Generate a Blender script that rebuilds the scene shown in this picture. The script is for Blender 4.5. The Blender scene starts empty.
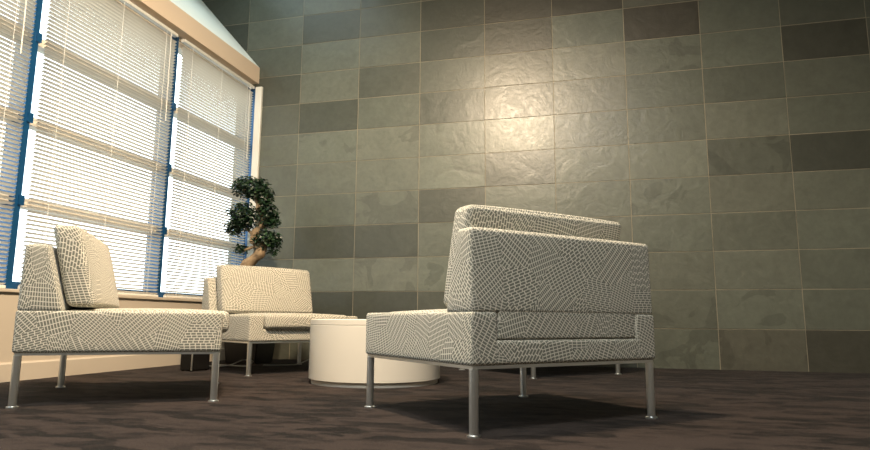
import bpy, bmesh, math, random
from mathutils import Vector, Matrix
random.seed(7)
C = bpy.context.scene.collection
PI = math.pi

# ------------------------------------------------------------------ helpers
def soften(me, lim=.7):
    b = bmesh.new(); b.from_mesh(me)
    for f in b.faces: f.smooth = True
    for e in b.edges:
        if len(e.link_faces) == 2 and e.calc_face_angle(0) > lim: e.smooth = False
    b.to_mesh(me); b.free()

def obj(name, me, mat=None, parent=None, smooth=False):
    if isinstance(me, bmesh.types.BMesh):
        m = bpy.data.meshes.new(name); me.to_mesh(m); me.free(); me = m
    if mat is not None and len(me.materials) == 0:
        me.materials.append(mat)
    if smooth:
        soften(me)
    o = bpy.data.objects.new(name, me); C.objects.link(o)
    if parent: o.parent = parent
    return o

def empty(name, loc=(0, 0, 0), rz=0.0):
    o = bpy.data.objects.new(name, None); C.objects.link(o)
    o.empty_display_size = .1
    o.location = loc; o.rotation_euler = (0, 0, rz)
    return o

def tag(o, label, cat, group=None):
    o['label'] = label; o['category'] = cat
    if group: o['group'] = group
    return o

def struct(o):
    o['kind'] = 'structure'; return o

def add_box(bm, lo, hi):
    vs = [bm.verts.new((x, y, z)) for x in (lo[0], hi[0]) for y in (lo[1], hi[1]) for z in (lo[2], hi[2])]
    for f in ((0, 1, 3, 2), (4, 6, 7, 5), (0, 4, 5, 1), (2, 3, 7, 6), (0, 2, 6, 4), (1, 5, 7, 3)):
        bm.faces.new([vs[i] for i in f])
    return vs

def box_bm(lo, hi, bev=0.0, seg=2):
    bm = bmesh.new(); add_box(bm, lo, hi)
    bmesh.ops.recalc_face_normals(bm, faces=bm.faces)
    if bev: bmesh.ops.bevel(bm, geom=list(bm.edges), offset=bev, segments=seg, affect='EDGES', profile=.5)
    return bm

def add_prism(bm, pts, y0, y1):
    """extrude an (x,z) outline along y"""
    a = [bm.verts.new((x, y0, z)) for x, z in pts]; b = [bm.verts.new((x, y1, z)) for x, z in pts]
    bm.faces.new(a); bm.faces.new(b[::-1]); n = len(pts)
    for i in range(n): bm.faces.new((a[i], b[i], b[(i + 1) % n], a[(i + 1) % n]))

def add_lathe(bm, prof, n=48, c=(0, 0)):
    rings = []
    for r, z in prof:
        if r < 1e-6: rings.append([bm.verts.new((c[0], c[1], z))])
        else: rings.append([bm.verts.new((c[0] + r * math.cos(2 * PI * k / n), c[1] + r * math.sin(2 * PI * k / n), z)) for k in range(n)])
    for A, B in zip(rings, rings[1:]):
        for k in range(n):
            k2 = (k + 1) % n
            if len(A) == 1 and len(B) == 1: continue
            if len(A) == 1: bm.faces.new((A[0], B[k2], B[k]))
            elif len(B) == 1: bm.faces.new((A[k], A[k2], B[0]))
            else: bm.faces.new((A[k], A[k2], B[k2], B[k]))

def add_tube(bm, pts, rad, n=10, cap=True, bump=0.0):
    pts = [Vector(p) for p in pts]
    if not hasattr(rad, '__len__'): rad = [rad] * len(pts)
    rings = []; up = Vector((.13, .31, .94))
    for i, p in enumerate(pts):
        t = (pts[min(i + 1, len(pts) - 1)] - pts[max(i - 1, 0)]).normalized()
        u = up - t * up.dot(t)
        if u.length < .05: u = Vector((1, 0, 0)) - t * t.x
        u.normalize(); v = t.cross(u); up = u
        rings.append([bm.verts.new(p + (u * math.cos(2 * PI * k / n) + v * math.sin(2 * PI * k / n)) * rad[i] * (1 + bump * random.uniform(-1, 1))) for k in range(n)])
    for A, B in zip(rings, rings[1:]):
        for k in range(n): bm.faces.new((A[k], A[(k + 1) % n], B[(k + 1) % n], B[k]))
    if cap: bm.faces.new(rings[0][::-1]); bm.faces.new(rings[-1])

def spline(pts, per=8):
    P = [Vector(p) for p in pts]; P = [P[0] * 2 - P[1]] + P + [P[-1] * 2 - P[-2]]; out = []
    for i in range(1, len(P) - 2):
        for k in range(per):
            t = k / per; a, b, c, d = P[i - 1:i + 3]
            out.append(.5 * ((2 * b) + (c - a) * t + (2 * a - 5 * b + 4 * c - d) * t * t + (3 * b - a - 3 * c + d) * t ** 3))
    out.append(P[-2]); return out

def soft_block(lo, hi, r, crown=(0, 0, 0), deform=None, n=7, seed=0, bm=None):
    """a block with rounded edges, its faces swelling by crown, with uv in metres; deform bends it afterwards"""
    lo = Vector(lo); hi = Vector(hi); c = (lo + hi) / 2; s = (hi - lo) / 2
    def samp(h):
        e = [r * q for q in (0, .18, .42, .7, 1)]
        inn = [(-h + r) + (2 * h - 2 * r) * k / n for k in range(1, n)]
        a = [-h + q for q in e]
        return a + inn + [-q for q in a[::-1]]
    S = [samp(s[i]) for i in range(3)]
    own = bm is None
    if own: bm = bmesh.new()
    uvl = bm.loops.layers.uv.verify()
    key = {}
    rnd = random.Random(seed)
    def vert(p):
        k = tuple(round(x, 6) for x in p)
        if k in key: return key[k]
        q = Vector([max(-s[i] + r, min(s[i] - r, p[i])) for i in range(3)])
        d = Vector(p) - q
        w = q + d.normalized() * r if d.length > 1e-9 else Vector(p)
        u = [max(0, 1 - (p[i] / s[i]) ** 2) for i in range(3)]
        for i in range(3):
            j, l = [x for x in range(3) if x != i]
            w[i] += math.copysign(1, p[i]) * crown[i] * (u[j] * u[l]) ** .5 * abs(p[i] / s[i])
        w = w + c
        if deform: w = Vector(deform(w))
        key[k] = bm.verts.new(w); return key[k]
    for ax in range(3):
        j, l = [x for x in range(3) if x != ax]
        for sg in (-1, 1):
            off = (rnd.uniform(0, 9), rnd.uniform(0, 9))
            for a in range(len(S[j]) - 1):
                for b in range(len(S[l]) - 1):
                    quad = []
                    for (aa, bb) in ((a, b), (a + 1, b), (a + 1, b + 1), (a, b + 1)):
                        p = [0, 0, 0]; p[ax] = sg * s[ax]; p[j] = S[j][aa]; p[l] = S[l][bb]
                        quad.append((vert(p), (p[j] + off[0], p[l] + off[1])))
                    # outward winding
                    flip = (sg > 0) != ((ax == 0) or (ax == 2))
                    if flip: quad = quad[::-1]
                    f = bm.faces.new([q[0] for q in quad]); f.smooth = True
                    for lp, q in zip(f.loops, quad): lp[uvl].uv = q[1]
    if own: bmesh.ops.recalc_face_normals(bm, faces=bm.faces)
    return bm

# ------------------------------------------------------------------ materials
class NT:
    def __init__(s, name):
        s.m = bpy.data.materials.new(name); s.m.use_nodes = True
        s.t = s.m.node_tree; s.n = s.t.nodes; s.b = s.n['Principled BSDF']; s.out = s.n['Material Output']
    def new(s, ty, **kw):
        n = s.n.new(ty)
        for k, v in kw.items(): setattr(n, k, v)
        return n
    def link(s, a, b): s.t.links.new(a, b)
    def math(s, op, a, b=None, c=None):
        n = s.new('ShaderNodeMath', operation=op)
        for i, x in enumerate((a, b, c)):
            if x is None: continue
            if isinstance(x, (int, float)): n.inputs[i].default_value = x
            else: s.link(x, n.inputs[i])
        return n.outputs[0]
    def mix(s, f, a, b):
        n = s.new('ShaderNodeMix', data_type='RGBA')
        for i, x in ((0, f), (6, a), (7, b)):
            if isinstance(x, (int, float)): n.inputs[i].default_value = x
            elif isinstance(x, tuple): n.inputs[i].default_value = (*x, 1)
            else: s.link(x, n.inputs[i])
        return n.outputs[2]
    def ramp(s, f, stops):
        n = s.new('ShaderNodeValToRGB'); e = n.color_ramp.elements
        while len(e) < len(stops): e.new(.5)
        for i, (p, c) in enumerate(stops): e[i].position = p; e[i].color = (*c, 1) if isinstance(c, tuple) else (c, c, c, 1)
        s.link(f, n.inputs[0]); return n.outputs[0]
    def noise(s, vec, scale, detail=3, rough=.5, dim='3D', dist=0):
        n = s.new('ShaderNodeTexNoise', noise_dimensions=dim)
        n.inputs['Scale'].default_value = scale; n.inputs['Detail'].default_value = detail
        n.inputs['Roughness'].default_value = rough; n.inputs['Distortion'].default_value = dist
        if vec is not None: s.link(vec, n.inputs['Vector'])
        return n
    def bump(s, h, st, dist):
        n = s.new('ShaderNodeBump'); n.inputs['Strength'].default_value = st; n.inputs['Distance'].default_value = dist
        s.link(h, n.inputs['Height']); s.link(n.outputs[0], s.b.inputs['Normal'])

def plain(name, col, rough=.6, metal=0, spec=.5, var=.06, scale=8, bump=0):
    t = NT(name); co = t.new('ShaderNodeTexCoord')
    nz = t.noise(co.outputs['Object'], scale, 4)
    t.link(t.mix(nz.outputs[0], tuple(c * (1 - var) for c in col), tuple(min(1, c * (1 + var)) for c in col)), t.b.inputs['Base Color'])
    t.b.inputs['Roughness'].default_value = rough; t.b.inputs['Metallic'].default_value = metal
    t.b.inputs['Specular IOR Level'].default_value = spec
    if bump: t.bump(t.noise(co.outputs['Object'], 220, 2).outputs[0], bump, .002)
    return t.m

def fabric_material():
    t = NT('woven_grid_fabric')
    uv = t.new('ShaderNodeUVMap'); oi = t.new('ShaderNodeObjectInfo')
    add = t.new('ShaderNodeVectorMath', operation='ADD'); t.link(uv.outputs[0], add.inputs[0])
    t.link(oi.outputs['Location'], add.inputs[1]); P = add.outputs[0]
    # the lines wander a little
    wn = t.noise(P, 7, 1, dim='2D')
    ws = t.new('ShaderNodeVectorMath', operation='MULTIPLY_ADD'); t.link(wn.outputs['Color'], ws.inputs[0])
    ws.inputs[1].default_value = (.007, .007, 0); t.link(P, ws.inputs[2]); Q = ws.outputs[0]
    vo = t.new('ShaderNodeTexVoronoi', voronoi_dimensions='2D'); vo.inputs['Scale'].default_value = 8.5
    wn2 = t.noise(P, 9, 1, dim='2D')
    w2 = t.new('ShaderNodeVectorMath', operation='MULTIPLY_ADD'); t.link(wn2.outputs['Color'], w2.inputs[0])
    w2.inputs[1].default_value = (.06, .06, 0); t.link(P, w2.inputs[2]); t.link(w2.outputs[0], vo.inputs['Vector'])
    sc = t.new('ShaderNodeSeparateColor'); t.link(vo.outputs['Color'], sc.inputs[0])
    ang = t.math('MULTIPLY', sc.outputs[0], 6.283)
    ro = t.new('ShaderNodeVectorRotate', rotation_type='Z_AXIS'); t.link(Q, ro.inputs['Vector']); t.link(ang, ro.inputs['Angle'])
    sx = t.new('ShaderNodeSeparateXYZ'); t.link(ro.outputs[0], sx.inputs[0])
    px = t.math('MULTIPLY_ADD', sc.outputs[1], .0040, .0082)
    py = t.math('MULTIPLY_ADD', sc.outputs[2], .012, .013)
    xs = t.math('DIVIDE', sx.outputs[0], px)
    row = t.math('FLOOR', xs)
    wnz = t.new('ShaderNodeTexWhiteNoise', noise_dimensions='1D'); t.link(row, wnz.inputs['W'])
    shift = t.math('MULTIPLY', wnz.outputs[0], t.math('GREATER_THAN', sc.outputs[2], .8))
    ys = t.math('ADD', t.math('DIVIDE', sx.outputs[1], py), shift)
    lx = t.math('LESS_THAN', t.math('FRACT', xs), .27)
    ly = t.math('LESS_THAN', t.math('FRACT', ys), .17)
    line = t.math('MAXIMUM', lx, ly)
    weave = t.noise(P, 900, 1, dim='2D')
    ground = t.mix(weave.outputs[0], (.140, .143, .120), (.21, .213, .180))
    cream = t.mix(weave.outputs[0], (.57, .545, .475), (.76, .725, .64))
    t.link(t.mix(line, ground, cream), t.b.inputs['Base Color'])
    t.b.inputs['Roughness'].default_value = .85; t.b.inputs['Specular IOR Level'].default_value = .2
    t.b.inputs['Sheen Weight'].default_value = .12; t.b.inputs['Sheen Roughness'].default_value = .5
    h = t.math('ADD', t.math('MULTIPLY', line, .6), t.math('MULTIPLY', weave.outputs[0], .4))
    t.bump(h, .25, .0012)
    return t.m

def slate_material():
    t = NT('slate_tile'); at = t.new('ShaderNodeAttribute', attribute_name='tile')
    sc = t.new('ShaderNodeSeparateColor'); t.link(at.outputs['Color'], sc.inputs[0])
    tone, brown, blotch = sc.outputs
    co = t.new('ShaderNodeTexCoord'); P = co.outputs['Object']
    # every slab is cut from a different stone: shift the pattern by its own tone
    off = t.new('ShaderNodeVectorMath', operation='MULTIPLY_ADD'); t.link(at.outputs['Color'], off.inputs[0])
    off.inputs[1].default_value = (37, 53, 71); t.link(P, off.inputs[2]); Q = off.outputs[0]
    n1 = t.noise(Q, 5, 6, .6, dist=1.2); n2 = t.noise(Q, 26, 5, .6); n3 = t.noise(Q, 2.2, 3, .5, dist=2.0)
    base = t.mix(brown, (.150, .168, .138), (.170, .128, .095))
    v = t.math('MULTIPLY_ADD', n1.outputs[0], .40, .56)
    v = t.math('MULTIPLY', v, t.math('MULTIPLY_ADD', n2.outputs[0], .45, .78))
    bl = t.ramp(n3.outputs[0], [(.56, 0.0), (.58, 1.0)])
    v = t.math('MULTIPLY', v, t.math('SUBTRACT', 1, t.math('MULTIPLY', t.math('MULTIPLY', bl, blotch), .20)))
    v = t.math('MULTIPLY', v, t.math('MULTIPLY', tone, 1.85))
    mul = t.new('ShaderNodeMix', data_type='RGBA', blend_type='MULTIPLY'); mul.inputs[0].default_value = 1
    t.link(base, mul.inputs[6]); t.link(v, mul.inputs[7]); t.link(mul.outputs[2], t.b.inputs['Base Color'])
    t.link(t.math('MULTIPLY_ADD', n2.outputs[0], .22, .25), t.b.inputs['Roughness'])
    t.b.inputs['Specular IOR Level'].default_value = .55
    h = t.math('ADD', n1.outputs[0], t.math('MULTIPLY', n2.outputs[0], .30))
    t.bump(h, .35, .010)
    return t.m

def carpet_material():
    t = NT('streaked_carpet'); co = t.new('ShaderNodeTexCoord'); P = co.outputs['Object']
    r = t.new('ShaderNodeMapping'); r.inputs['Rotation'].default_value = (0, 0, math.radians(46)); t.link(P, r.inputs[0]); Q = r.outputs[0]
    def patch(sc, rot, off):
        m = t.new('ShaderNodeMapping'); m.inputs['Scale'].default_value = sc; m.inputs['Rotation'].default_value = (0, 0, rot); m.inputs['Location'].default_value = off
        t.link(P, m.inputs[0])
        w = t.noise(m.outputs[0], 2.2, 4, .7)
        a = t.new('ShaderNodeVectorMath', operation='MULTIPLY_ADD'); t.link(w.outputs['Color'], a.inputs[0]); a.inputs[1].default_value = (.7, .7, 0); t.link(m.outputs[0], a.inputs[2])
        v = t.new('ShaderNodeTexVoronoi', voronoi_dimensions='2D', distance='CHEBYCHEV'); v.inputs['Scale'].default_value = 1; t.link(a.outputs[0], v.inputs['Vector'])
        c = t.new('ShaderNodeSeparateColor'); t.link(v.outputs['Color'], c.inputs[0]); return c.outputs[0]
    a = patch((6, 13, 1), math.radians(-12), (0, 0, 0)); b = patch((15, 34, 1), math.radians(-12), (3, 5, 0)); c = t.noise(P, 14, 6, .75).outputs[0]
    s = t.math('ADD', t.math('MULTIPLY', a, .42), t.math('ADD', t.math('MULTIPLY', b, .28), t.math('MULTIPLY', c, .30)))
    col = t.ramp(s, [(.30, (.0050, .0035, .0030)), (.43, (.0120, .0083, .0074)), (.62, (.0295, .0213, .0190))])
    fib = t.noise(P, 170, 3, .7)
    mul = t.new('ShaderNodeMix', data_type='RGBA', blend_type='MULTIPLY'); mul.inputs[0].default_value = 1
    t.link(col, mul.inputs[6]); t.link(t.ramp(fib.outputs[0], [(.3, .45), (.7, 1.55)]), mul.inputs[7])
    t.link(mul.outputs[2], t.b.inputs['Base Color'])
    t.b.inputs['Roughness'].default_value = .95; t.b.inputs['Specular IOR Level'].default_value = .12
    t.b.inputs['Sheen Weight'].default_value = .05
    t.bump(t.math('ADD', fib.outputs[0], s), .6, .006)
    return t.m

def slat_material():
    t = NT('blind_slat'); co = t.new('ShaderNodeTexCoord'); nz = t.noise(co.outputs['Object'], 3, 2)
    col = t.mix(nz.outputs[0], (.72, .66, .57), (.77, .71, .61)); t.link(col, t.b.inputs['Base Color'])
    t.b.inputs['Roughness'].default_value = .45
    tr = t.new('ShaderNodeBsdfTranslucent'); t.link(col, tr.inputs[0])
    mx = t.new('ShaderNodeMixShader'); mx.inputs[0].default_value = .07
    t.link(t.b.outputs[0], mx.inputs[1]); t.link(tr.outputs[0], mx.inputs[2]); t.link(mx.outputs[0], t.out.inputs[0])
    return t.m

def glass_material():
    t = NT('window_glass')
    tr = t.new('ShaderNodeBsdfTransparent'); gl = t.new('ShaderNodeBsdfGlossy'); gl.inputs['Roughness'].default_value = .02
    nz = t.noise(t.new('ShaderNodeTexCoord').outputs['Object'], 1, 1)
    t.link(t.mix(nz.outputs[0], (.93, .97, .97), (.95, .98, .98)), tr.inputs[0])
    mx = t.new('ShaderNodeMixShader'); mx.inputs[0].default_value = .05; t.link(tr.outputs[0], mx.inputs[1]); t.link(gl.outputs[0], mx.inputs[2])
    t.link(mx.outputs[0], t.out.inputs[0]); return t.m

def leaf_material():
    t = NT('bonsai_leaf'); g = t.new('ShaderNodeNewGeometry')
    col = t.ramp(g.outputs['Random Per Island'], [(0, (.004, .014, .006)), (.6, (.010, .032, .011)), (1, (.022, .060, .017))])
    t.link(col, t.b.inputs['Base Color']); t.b.inputs['Roughness'].default_value = .42
    return t.m

def bark_material():
    t = NT('bonsai_bark'); co = t.new('ShaderNodeTexCoord'); n = t.noise(co.outputs['Object'], 22, 5, .65)
    t.link(t.ramp(n.outputs[0], [(.3, (.16, .105, .06)), (.7, (.38, .28, .17))]), t.b.inputs['Base Color'])
    t.b.inputs['Roughness'].default_value = .8; t.bump(n.outputs[0], .6, .012); return t.m

FABRIC = fabric_material(); SLATE = slate_material(); CARPET = carpet_material(); SLAT = slat_material()
GLASS = glass_material(); LEAF = leaf_material(); BARK = bark_material()
GROUT = plain('grout', (.29, .26, .20), .9, var=.2, scale=3)
STEEL = plain('brushed_steel', (.70, .74, .76), .32, 1, var=.04)
PEACH = plain('peach_soffit_paint', (.74, .58, .43), .75, var=.02)
BEIGE = plain('beige_wall_paint', (.46, .405, .33), .75, var=.02)
WHITEPAINT = plain('white_ceiling_paint', (.82, .85, .80), .8, var=.02)
TRIMWHITE = plain('white_trim_paint', (.74, .72, .66), .5, var=.02)
BASEB = plain('baseboard_vinyl', (.50, .445, .37), .5, var=.03)
BLUE = plain('blue_anodised_frame', (.006, .065, .17), .35, .2, var=.08)
LAQUER = plain('white_lacquer', (.66, .635, .575), .28, var=.015)
BLACKPOT = plain('black_planter', (.012, .012, .012), .4, var=.2)
SOIL = plain('soil', (.03, .02, .013), .95, var=.4, scale=60, bump=.6)
BLACKPL = plain('black_plastic', (.008, .0075, .007), .5, spec=.2, var=.2)
RAIL = plain('window_rail_paint', (.60, .545, .46), .5, var=.03)
CORD = plain('white_cord', (.75, .73, .68), .5, var=.05)
CABLE = plain('grey_cable', (.45, .45, .43), .5, var=.05)

# ------------------------------------------------------------------ the setting
XW = -1.725           # face of the window wall
bm = bmesh.new(); add_box(bm, (-1.95, -8.0, -.12), (5.6, .12, 0))
struct(obj('floor', bm, CARPET))

# back wall of slate slabs, 0.62 x 0.31 m, one mesh with a tone of its own for each slab
TW, TH, G = .62, .31, .003
# tone of the slabs (row counted up from the floor, column from the left): the stone's own, with the spot's highlight painted into the brightest slab
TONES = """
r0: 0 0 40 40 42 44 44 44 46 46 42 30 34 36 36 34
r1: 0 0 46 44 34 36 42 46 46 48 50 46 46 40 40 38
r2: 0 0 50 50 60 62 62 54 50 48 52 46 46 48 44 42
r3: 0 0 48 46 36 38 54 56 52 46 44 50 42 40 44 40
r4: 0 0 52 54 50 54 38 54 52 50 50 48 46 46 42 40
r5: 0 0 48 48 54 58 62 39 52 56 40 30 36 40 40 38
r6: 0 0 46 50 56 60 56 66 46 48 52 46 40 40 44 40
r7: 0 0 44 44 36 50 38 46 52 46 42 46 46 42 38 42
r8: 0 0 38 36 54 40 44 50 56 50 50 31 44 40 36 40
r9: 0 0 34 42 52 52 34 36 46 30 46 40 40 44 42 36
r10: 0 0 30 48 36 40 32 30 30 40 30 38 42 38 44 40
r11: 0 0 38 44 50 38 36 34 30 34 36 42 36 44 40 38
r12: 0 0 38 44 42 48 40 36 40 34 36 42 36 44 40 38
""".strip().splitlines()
BROWN = {(10, 6): .35, (10, 7): .6, (10, 8): .8, (9, 9): .75, (10, 9): .3, (10, 10): .6, (10, 11): .3, (9, 7): .5, (8, 11): .15, (11, 7): .8,
         (11, 8): .8, (11, 9): .6, (0, 11): .3, (0, 10): .35, (8, 8): .3, (7, 7): .35, (6, 7): .3, (4, 10): .15, (7, 8): .2, (8, 7): .4}
BLOTCH = {(6, 4), (4, 9), (3, 9), (6, 5), (8, 9), (0, 9), (0, 10), (2, 5), (5, 6), (5, 10), (2, 6), (1, 9), (4, 5), (1, 10), (7, 12)}
bm = bmesh.new(); col = bm.loops.layers.float_color.new('tile'); rnd = random.Random(3)
for line in TONES:
    k, vals = line.split(':'); r = int(k[1:]); vals = [int(x) for x in vals.split()]
    for c, tv in enumerate(vals):
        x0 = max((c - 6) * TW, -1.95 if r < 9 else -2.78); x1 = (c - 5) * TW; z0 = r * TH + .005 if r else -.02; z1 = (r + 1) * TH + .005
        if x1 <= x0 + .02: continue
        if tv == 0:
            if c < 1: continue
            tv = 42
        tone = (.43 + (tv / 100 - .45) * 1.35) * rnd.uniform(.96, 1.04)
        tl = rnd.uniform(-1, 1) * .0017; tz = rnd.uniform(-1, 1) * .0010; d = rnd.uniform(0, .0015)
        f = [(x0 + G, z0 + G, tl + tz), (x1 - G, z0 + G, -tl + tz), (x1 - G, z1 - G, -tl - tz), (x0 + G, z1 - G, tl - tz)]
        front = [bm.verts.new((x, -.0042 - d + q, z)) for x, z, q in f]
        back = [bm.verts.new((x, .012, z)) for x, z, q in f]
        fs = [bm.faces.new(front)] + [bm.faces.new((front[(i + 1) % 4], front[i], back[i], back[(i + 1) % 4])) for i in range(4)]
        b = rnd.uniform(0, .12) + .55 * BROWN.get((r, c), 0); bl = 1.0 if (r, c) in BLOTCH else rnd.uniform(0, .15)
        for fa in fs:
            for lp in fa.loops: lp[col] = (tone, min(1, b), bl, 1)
lay = bm.faces.layers.int.new('grout')
old = set(bm.faces)
add_prism(bm, [(-1.95, -.02), (5.6, -.02), (5.6, 4.05), (-2.78, 4.05), (-2.78, 3.985), (-1.95, 2.90)], -.0012, .12)
for f in bm.faces:
    if f not in old: f[lay] = 1
bmesh.ops.recalc_face_normals(bm, faces=bm.faces)
bmesh.ops.bisect_plane(bm, geom=list({x for f in bm.faces if not f[lay] and f.calc_center_median().z > 2.78 for x in (f, *f.edges, *f.verts)}), plane_co=(-1.95, 0, 2.90), plane_no=(-1.085, 0, -.83), clear_outer=True)
me = bpy.data.meshes.new('wall_back'); bm.faces.ensure_lookup_table()
for i, f in enumerate(bm.faces): f.material_index = f[lay]
bm.to_mesh(me); bm.free(); me.materials.append(SLATE); me.materials.append(GROUT)
struct(obj('wall_back', me))

# window wall: apron below, solid stretch nearer the room's front
SILL, HEAD = .527, 2.70
WY = [(.085, -1.2), (-1.2, -2.50), (-2.50, -3.80), (-3.80, -5.10)]  # last bay is unseen, added without a blind for extra daylight
bm = bmesh.new(); add_box(bm, (-1.95, -5.10, 0), (XW, 0, SILL - .02)); add_box(bm, (-1.95, -8, 0), (XW, -5.10, 2.735))
struct(obj('wall_left', bm, BEIGE))
bm = box_bm((-1.95, -5.10, SILL - .02), (XW + .015, 0, SILL), .004); struct(obj('trim_1', bm, BEIGE))       # window stool
bm = bmesh.new()
add_prism(bm, [(XW, 0), (XW + .014, 0), (XW + .014, .098), (XW + .008, .108), (XW, .108)], -8, 0)
bmesh.ops.recalc_face_normals(bm, faces=bm.faces); struct(obj('baseboard_left', bm, BASEB))
bm = bmesh.new(); add_prism(bm, [(-1.95, 2.735), (-1.705, 2.735), (-1.705, 2.905), (-1.95, 2.905)], -8, 0)
bmesh.ops.recalc_face_normals(bm, faces=bm.faces); struct(obj('trim_2', bm, PEACH))                          # peach soffit over the windows
bm = bmesh.new(); add_box(bm, (-1.95, -5.10, 2.70), (-1.80, 0, 2.735)); struct(obj('trim_3', bm, BEIGE))     # window head
bm = bmesh.new(); add_prism(bm, [(-1.707, 2.905), (-2.66, 3.985), (-2.78, 3.985), (-1.95, 2.90)], -8, 0)
bmesh.ops.recalc_face_normals(bm, faces=bm.faces); struct(obj('wall_upper', bm, WHITEPAINT))                 # sloping plaster above the soffit
bm = box_bm((-1.728, -.03, SILL), (-1.655, 0, 2.695), .003); struct(obj('trim_4', bm, TRIMWHITE))            # white end jamb against the slate
bm = bmesh.new(); add_box(bm, (-2.78, -8, 3.98), (5.6, .12, 4.08)); struct(obj('ceiling', bm, WHITEPAINT))
bm = bmesh.new(); add_box(bm, (5.5, -8, 0), (5.6, 0, 3.98)); struct(obj('wall_right', bm, BEIGE))
bm = bmesh.new(); add_box(bm, (-1.95, -8.1, 0), (5.6, -8, 3.98)); struct(obj('wall_front', bm, BEIGE))

for i, (y1, y0) in enumerate(WY):
    y1 = min(y1, .0)
    bm = bmesh.new()
    add_box(bm, (-1.90, y0, SILL), (-1.770, y0 + .022, HEAD))
    add_box(bm, (-1.90, y1 - .022, SILL), (-1.770, y1, HEAD))
    add_box(bm, (-1.90, y0 + .03, SILL), (-1.82, y1 - .03, SILL + .05))
    if i == 0: add_box(bm, (-1.80, -.015, SILL), (-1.730, 0, HEAD))
    for z in (1.06, 1.575, 2.095):
        if i < 2: add_box(bm, (-1.80, y0 + .0, z - .03), (-1.760, y0 + .036, z + .03))      # clips where the rails meet the post
    w = struct(obj('window_%d' % (i + 1), bm, BLUE))
    bm = bmesh.new(); add_box(bm, (-1.866, y0 + .03, SILL + .05), (-1.860, y1 - .03, HEAD - .05))
    obj('pane', bm, GLASS, w)
    for z in (1.06, 1.575, 2.095, HEAD - .03): obj('rail', box_bm((-1.90, y0 + .022, z - .028), (-1.812, y1 - .022, z + .028), .003), RAIL, w)

# ------------------------------------------------------------------ blinds
def blind(label, y0, y1):
    t = empty('window_blind', (-1.752, (y0 + y1) / 2, SILL)); L = (y1 - y0) / 2
    tag(t, label, 'blind', 'slatted blinds on the window wall')
    top = HEAD - SILL - .028
    obj('headrail', box_bm((-.02, -L, top), (.02, L, top + .026), .003), TRIMWHITE, t)
    bm = bmesh.new(); p = .0262; n = int((top - .03) / p)
    a = math.radians(TILT)
    for k in range(n):
        z = .028 + k * p; prev = None
        for q in (-1, -.33, .33, 1):
            x = q * .0125 * math.cos(a); zz = z + q * .0125 * math.sin(a) + .0012 * (1 - q * q)
            cur = (bm.verts.new((x, -L, zz)), bm.verts.new((x, L, zz)))
            if prev: bm.faces.new((prev[0], cur[0], cur[1], prev[1]))
            prev = cur
    s = obj('slats', bm, SLAT, t, smooth=True)
    obj('bottom_rail', box_bm((-.012, -L, .003), (.012, L, .020), .003), TRIMWHITE, t)
    for f in (-.78, 0, .78):
        bm = bmesh.new()
        for sx in (-.0135, .0135): add_tube(bm, [(sx, f * L, .01), (sx, f * L, top)], .0017, 5)
        obj('ladder_cord', bm, CORD, t)
    bm = bmesh.new(); add_tube(bm, [(.022, L - .09, top), (.024, L - .085, top - .75)], .004, 6)
    obj('tilt_wand', bm, CORD, t)
TILT = 29
blind('white slatted blind at the right, beside the slate wall', -1.150, -.036)
blind('white slatted blind in the middle, between the two blue window posts', -2.445, -1.236)
blind('white slatted blind cut off by the left edge of the photo', -3.76, -2.540)

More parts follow.
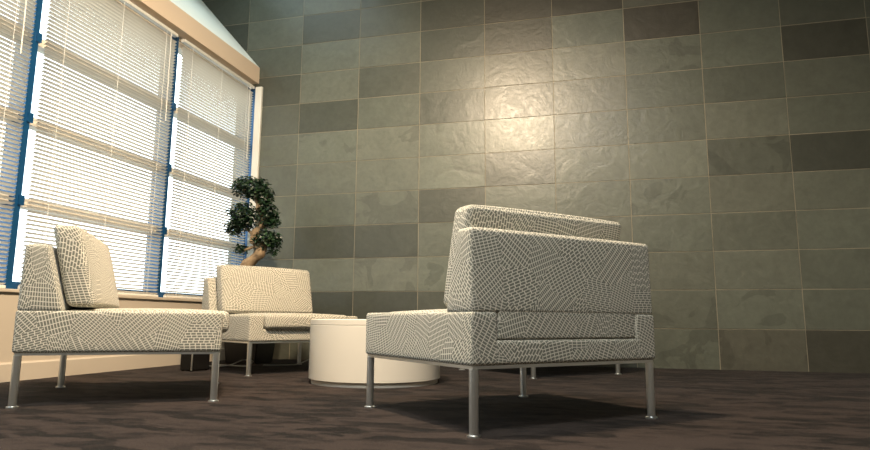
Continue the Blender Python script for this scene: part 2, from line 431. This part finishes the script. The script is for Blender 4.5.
# ------------------------------------------------------------------ lounge chairs (front is +x)
BD, BW = .81, .86; HX, HY = BD / 2, BW / 2
Z0, ZS, ZD, ZB = .218, .288, .393, .669           # underside, slab top, deck, top of the back
def back_lean(x0):                                  # lean of the cushion against the back
    k = math.tan(math.radians(13.5))
    return lambda v: (v.x - (v.z - ZD) * k, v.y, v.z)
def make_chair():
    t = empty('lounge_chair')
    bm = soft_block((-HX + .001, -HY + .08, Z0 + .001), (HX - .001, HY - .08, ZS + .012), .012, seed=1)
    soft_block((-HX, -HY, Z0), (HX, -HY + .105, ZD), .013, seed=2, bm=bm)
    soft_block((-HX, HY - .105, Z0), (HX, HY, ZD), .013, seed=3, bm=bm)
    obj('seat_base', bm, FABRIC, t)
    # back: wedge, thick at the deck and thin at the top, with a tongue going down between the side rails
    def wedge(v):
        k = max(0, (v.z - ZD) / (ZB - ZD)); x = v.x
        x -= .080 * k * max(0, x + HX - .03) / .138
        return (x + .006 * k, v.y, v.z)
    bm = soft_block((-HX + .002, -HY + .002, ZD - .008), (-HX + .168, HY - .002, ZB), .016, (0, 0, .004), wedge, seed=4)
    soft_block((-HX + .004, -HY + .107, ZS + .013), (-HX + .15, HY - .107, ZD + .06), .008, seed=5, bm=bm)
    obj('backrest', bm, FABRIC, t)
    # loose back cushion
    w = HY - .055
    bm = soft_block((-HX + .178, -w, ZD + .020), (-HX + .283, w, ZB + .092), .020, (.016, .004, .010), back_lean(0), seed=6)
    obj('back_cushion', bm, FABRIC, t)
    # seat cushion between the rails, its nose proud of the base
    bm = soft_block((-HX + .16, -HY + .108, ZS + .014), (HX + .029, HY - .108, ZD + .004), .022, (.004, 0, .016), seed=7)
    obj('seat_cushion', bm, FABRIC, t)
    bm = bmesh.new(); e = .010
    for lo, hi in (((-HX + e, -HY + e), (HX - e, -HY + .04)), ((-HX + e, HY - .04), (HX - e, HY - e)), ((-HX + e, -HY + .04), (-HX + .04, HY - .04)), ((HX - .04, -HY + .04), (HX - e, HY - .04))):
        add_box(bm, (lo[0], lo[1], Z0 - .010), (hi[0], hi[1], Z0 + .001))
    obj('frame', bm, STEEL, t)
    for sx in (-1, 1):
        for sy in (-1, 1):
            x, y = sx * .385, sy * .41
            bm = bmesh.new(); add_tube(bm, [(x, y, .005), (x, y, Z0 - .009)], .0155, 20)
            lg = obj('leg', bm, STEEL, t, smooth=True)
            bm = bmesh.new(); add_lathe(bm, [(0, 0), (.023, 0), (.023, .005), (.016, .008), (0, .008)], 20, (x, y))
            obj('foot_glide', bm, STEEL, lg, smooth=True)
    return t
def dup(o, parent=None):
    c = o.copy(); C.objects.link(c)
    if parent: c.parent = parent
    for ch in list(o.children): dup(ch, c)
    return c
proto = make_chair()
CH = [(1.190, -2.85, 135.5, 'grey and cream grid patterned lounge chair in the foreground, its back to the viewer'),
      (-.646, -2.768, 33.3, 'grid patterned lounge chair at far left, seen side-on before the blinds'),
      (-.735, -1.165, -33.0, 'grid patterned lounge chair in the corner, facing the viewer in front of the bonsai'),
      (1.125, -.735, 226.0, 'lounge chair by the slate wall, hidden behind the foreground chair except for its steel legs')]
for i, (x, y, a, lab) in enumerate(CH):
    o = proto if i == 0 else dup(proto)
    o.location = (x, y, 0); o.rotation_euler = (0, 0, math.radians(a))
    tag(o, lab, 'chair', 'grid patterned lounge chairs around the drum table')

# ------------------------------------------------------------------ drum table
t = tag(empty('drum_table', (.26, -1.80, 0)), 'round white drum coffee table on the carpet between the lounge chairs', 'table')
R = .39
bm = bmesh.new(); add_lathe(bm, [(0, 0), (R - .014, 0), (R - .014, .026), (0, .026)], 96); obj('plinth', bm, LAQUER, t)
bm = bmesh.new(); add_lathe(bm, [(0, .024), (R - .004, .024), (R, .028), (R, .3305), (R - .003, .3325), (R - .003, .336), (0, .336)], 96)
o = obj('drum', bm, LAQUER, t)
bm = bmesh.new(); add_lathe(bm, [(0, .334), (R - .003, .334), (R, .337), (R, .364), (R - .004, .368), (0, .368)], 96)
o2 = obj('tabletop', bm, LAQUER, t)
for q in list(t.children):
    soften(q.data)

# ------------------------------------------------------------------ bonsai
px, py = -1.30, -.60
t = tag(empty('potted_bonsai', (px, py, 0)), 'potted bonsai tree with twisted trunk behind the corner chair, by the window', 'plant')
bm = bmesh.new()
def ring(h, z): return [bm.verts.new((sx * h, sy * h, z)) for sx, sy in ((-1, -1), (1, -1), (1, 1), (-1, 1))]
rs = [ring(.14, 0), ring(.19, .55), ring(.165, .55), ring(.16, .50)]
bm.faces.new(rs[0][::-1]); bm.faces.new(rs[3])
for a, b in zip(rs, rs[1:]):
    for k in range(4): bm.faces.new((a[k], a[(k + 1) % 4], b[(k + 1) % 4], b[k]))
bmesh.ops.recalc_face_normals(bm, faces=bm.faces)
bmesh.ops.bevel(bm, geom=[e for e in bm.edges if e.calc_face_angle(0) > .5], offset=.008, segments=2, affect='EDGES')
obj('planter', bm, BLACKPOT, t)
obj('soil', box_bm((-.158, -.158, .49), (.158, .158, .515), .01), SOIL, t)
TR = [(-.02, 0, .50), (-.09, -.01, .66), (-.075, -.02, .80), (.05, -.03, .91), (.085, -.02, .97), (0, .0, 1.03), (-.03, .02, 1.09), (.05, .0, 1.17), (.075, -.01, 1.22), (.03, 0, 1.31), (-.01, .01, 1.40), (-.03, 0, 1.51)]
path = spline(TR, 7); n = len(path)
bm = bmesh.new(); add_tube(bm, path, [.056 - .035 * (i / (n - 1)) ** .8 + .006 * math.sin(i * .9) for i in range(n)], 14, True, .10)
for ang in (.3, 1.9, 3.4, 5.0):
    add_tube(bm, [(-.03 + .0 * ang, 0, .62), (-.03 + .06 * math.cos(ang), .06 * math.sin(ang), .54), (-.03 + .12 * math.cos(ang), .12 * math.sin(ang), .505)], [.03, .022, .01], 8)
obj('trunk', bm, BARK, t, smooth=True)
BR = [((.08, -.02, 1.0), (.12, -.03, 1.03), (.15, -.03, 1.04)), ((-.02, .02, 1.08), (-.08, 0, 1.14), (-.14, -.02, 1.20)), ((.07, 0, 1.21), (.10, 0, 1.23), (.13, .0, 1.25)),
      ((.01, 0, 1.36), (.05, 0, 1.40), (.10, 0, 1.43)), ((.02, 0, 1.0), (-.05, -.02, .97), (-.10, -.02, .955)), ((-.02, 0, 1.45), (-.1, 0, 1.48), (-.15, 0, 1.50))]
for b in BR:
    bm = bmesh.new(); add_tube(bm, spline(b, 4), .012, 7); obj('branch', bm, BARK, t, smooth=True)
def foliage(blobs, seed):
    rnd = random.Random(seed); bm = bmesh.new()
    for (c, s, n) in blobs:
        for _ in range(n):
            d = Vector((rnd.gauss(0, 1), rnd.gauss(0, 1), rnd.gauss(0, 1))).normalized() * rnd.uniform(.35, 1.05) ** .7
            p = Vector(c) + Vector((d.x * s[0], d.y * s[1], d.z * s[2]))
            up = Vector((d.x * .7 + rnd.gauss(0, .35), d.y * .7 + rnd.gauss(0, .35), abs(d.z) * .6 + .55 + rnd.gauss(0, .3))).normalized()
            a = Vector((rnd.gauss(0, 1), rnd.gauss(0, 1), rnd.gauss(0, .4))); a = (a - up * a.dot(up)).normalized(); b = up.cross(a)
            L = rnd.uniform(.024, .040); w = L * .30
            v = [p, p + a * L * .35 + b * w + up * .003, p + a * L * .75 + b * w * .7, p + a * L - up * .004, p + a * L * .75 - b * w * .7, p + a * L * .35 - b * w + up * .003, p + a * L * .55 - up * .003]
            v = [bm.verts.new(q) for q in v]
            for i in range(6): bm.faces.new((v[i], v[(i + 1) % 6], v[6]))
    return bm
FOL = [[((-.075, 0, 1.515), (.165, .15, .10), 900), ((.02, 0, 1.46), (.13, .12, .07), 380), ((.085, -.01, 1.40), (.06, .07, .08), 220)],
       [((-.13, -.02, 1.26), (.13, .12, .13), 800), ((-.19, -.02, 1.16), (.085, .08, .08), 300), ((-.08, 0, 1.20), (.06, .06, .07), 120)],
       [((.105, 0, 1.26), (.10, .09, .115), 600), ((.17, 0, 1.20), (.05, .05, .05), 110)],
       [((.13, -.03, 1.045), (.13, .10, .078), 560), ((.22, -.03, 1.0), (.035, .04, .06), 80), ((.185, -.03, .94), (.035, .03, .04), 45)],
       [((-.125, -.02, .965), (.07, .05, .045), 100)]]
for k, b in enumerate(FOL): obj('foliage', foliage(b, 20 + k), LEAF, t)

# ------------------------------------------------------------------ small things on the carpet
t = tag(empty('black_box', (-1.235, -1.435, 0), math.radians(80)), 'small black box on the carpet behind the left chair, near the baseboard', 'box')
obj('body', box_bm((-.085, -.055, .006), (.085, .055, .18), .006), BLACKPL, t)
obj('lid', box_bm((-.087, -.057, .178), (.087, .057, .190), .004), BLACKPL, t)
obj('lit_edge_strip', box_bm((-.089, -.060, .006), (-.081, -.052, .178), .001), STEEL, t)  # bright strip standing in for light caught on the box edge
for sx in (-1, 1):
    for sy in (-1, 1):
        bm = bmesh.new(); add_lathe(bm, [(0, 0), (.01, 0), (.01, .008), (0, .008)], 10, (sx * .07, sy * .04)); obj('foot', bm, BLACKPL, t)
def cable(pts, lab):
    bm = bmesh.new(); add_tube(bm, spline(pts, 8), .0045, 8)
    return tag(obj('power_cable', bm, CABLE, smooth=True), lab, 'cable', 'loose cables on the carpet')
cable([(-1.70, -.92, .10), (-1.66, -.95, .02), (-1.50, -1.02, .0047), (-1.30, -1.06, .0047), (-1.16, -1.10, .02), (-1.08, -1.06, .055), (-1.03, -1.00, .045), (-1.08, -1.00, .008), (-1.2, -.98, .0047), (-1.38, -.93, .0047)], 'pale cable looping up off the carpet under the corner chair')
cable([(-1.02, -.86, .0047), (-.92, -.80, .0047), (-.82, -.68, .006), (-.78, -.52, .04), (-.70, -.40, .09), (-.62, -.20, .12), (-.60, -.02, .13)], 'pale cable rising towards the slate wall behind the corner chair')

# ------------------------------------------------------------------ light
def lamp(name, ty, loc, energy, col, **kw):
    l = bpy.data.lights.new(name, ty); l.energy = energy; l.color = col
    for k, v in kw.items(): setattr(l, k, v)
    o = bpy.data.objects.new(name, l); C.objects.link(o); o.location = loc; return o
def aim(o, p): o.rotation_euler = (Vector(p) - o.location).to_track_quat('-Z', 'Y').to_euler()
WARM = (1.0, .79, .54)
k = lamp('warm_spot', 'SPOT', (.50, -3.45, 3.36), 790, WARM, spot_size=math.radians(155), spot_blend=.7, shadow_soft_size=.13)
aim(k, (.25, -1.9, 0))
k = lamp('warm_spot', 'SPOT', (.95, -3.1, 3.45), 430, (1, .68, .40), spot_size=math.radians(50), spot_blend=.7, shadow_soft_size=.10)  # added spot that brightens the left and corner chairs
aim(k, (-.60, -1.95, .6))
k = lamp('fill_lamp', 'AREA', (1.3, -5.6, 3.95), 165, (1, 1, .93), shape='DISK', size=1.2)  # added fill light, high up behind the camera
k = lamp('skylight', 'AREA', (-1.3, -1.0, 3.93), 11, (.74, .95, 1), shape='RECTANGLE', size=1.2, size_y=1.6)
# daylight: bright overcast sky beyond the windows
w = bpy.data.worlds.new('sky'); bpy.context.scene.world = w; w.use_nodes = True
nt = w.node_tree; bg = nt.nodes['Background']
tc = nt.nodes.new('ShaderNodeTexCoord'); sp = nt.nodes.new('ShaderNodeSeparateXYZ'); rp = nt.nodes.new('ShaderNodeValToRGB')
nt.links.new(tc.outputs['Generated'], sp.inputs[0]); nt.links.new(sp.outputs[2], rp.inputs[0]); nt.links.new(rp.outputs[0], bg.inputs[0])
e = rp.color_ramp.elements; e[0].position = 0; e[0].color = (.25, .26, .26, 1); e[1].position = .04; e[1].color = (.90, .96, 1, 1)
bg.inputs[1].default_value = 4.6
for y1, y0 in WY:
    p = lamp('daylight_portal', 'AREA', (-1.93, (y0 + min(y1, 0)) / 2, (SILL + HEAD) / 2), 1, (1, 1, 1), shape='RECTANGLE', size=HEAD - SILL, size_y=1.3)
    p.data.cycles.is_portal = True; p.rotation_euler = (0, -PI / 2, 0)

# ------------------------------------------------------------------ camera
cam = bpy.data.cameras.new('camera'); co = bpy.data.objects.new('camera', cam); C.objects.link(co)
cam.sensor_fit = 'HORIZONTAL'; cam.sensor_width = 36; cam.lens = 36 * 624.47 / 870
right = Vector((.9679, .2513, .0072)); up = Vector((.0314, -.1494, .9883)); fw = Vector((-.2494, .9563, .1525))
right.normalize(); up = (up - right * up.dot(right)).normalized(); bk = right.cross(up)
m = Matrix((right, up, bk)).transposed().to_4x4(); m.translation = (1.5696, -5.4205, .3589)
co.matrix_world = m; cam.clip_start = .02
S = bpy.context.scene; S.camera = co
S.view_settings.view_transform = 'Standard'; S.view_settings.look = 'None'; S.view_settings.gamma = 1; S.view_settings.use_curve_mapping = False
S.view_settings.exposure = 0.0
S.cycles.use_denoising = True; S.cycles.max_bounces = 10; S.cycles.diffuse_bounces = 5; S.cycles.transparent_max_bounces = 12
S.cycles.sample_clamp_indirect = 6
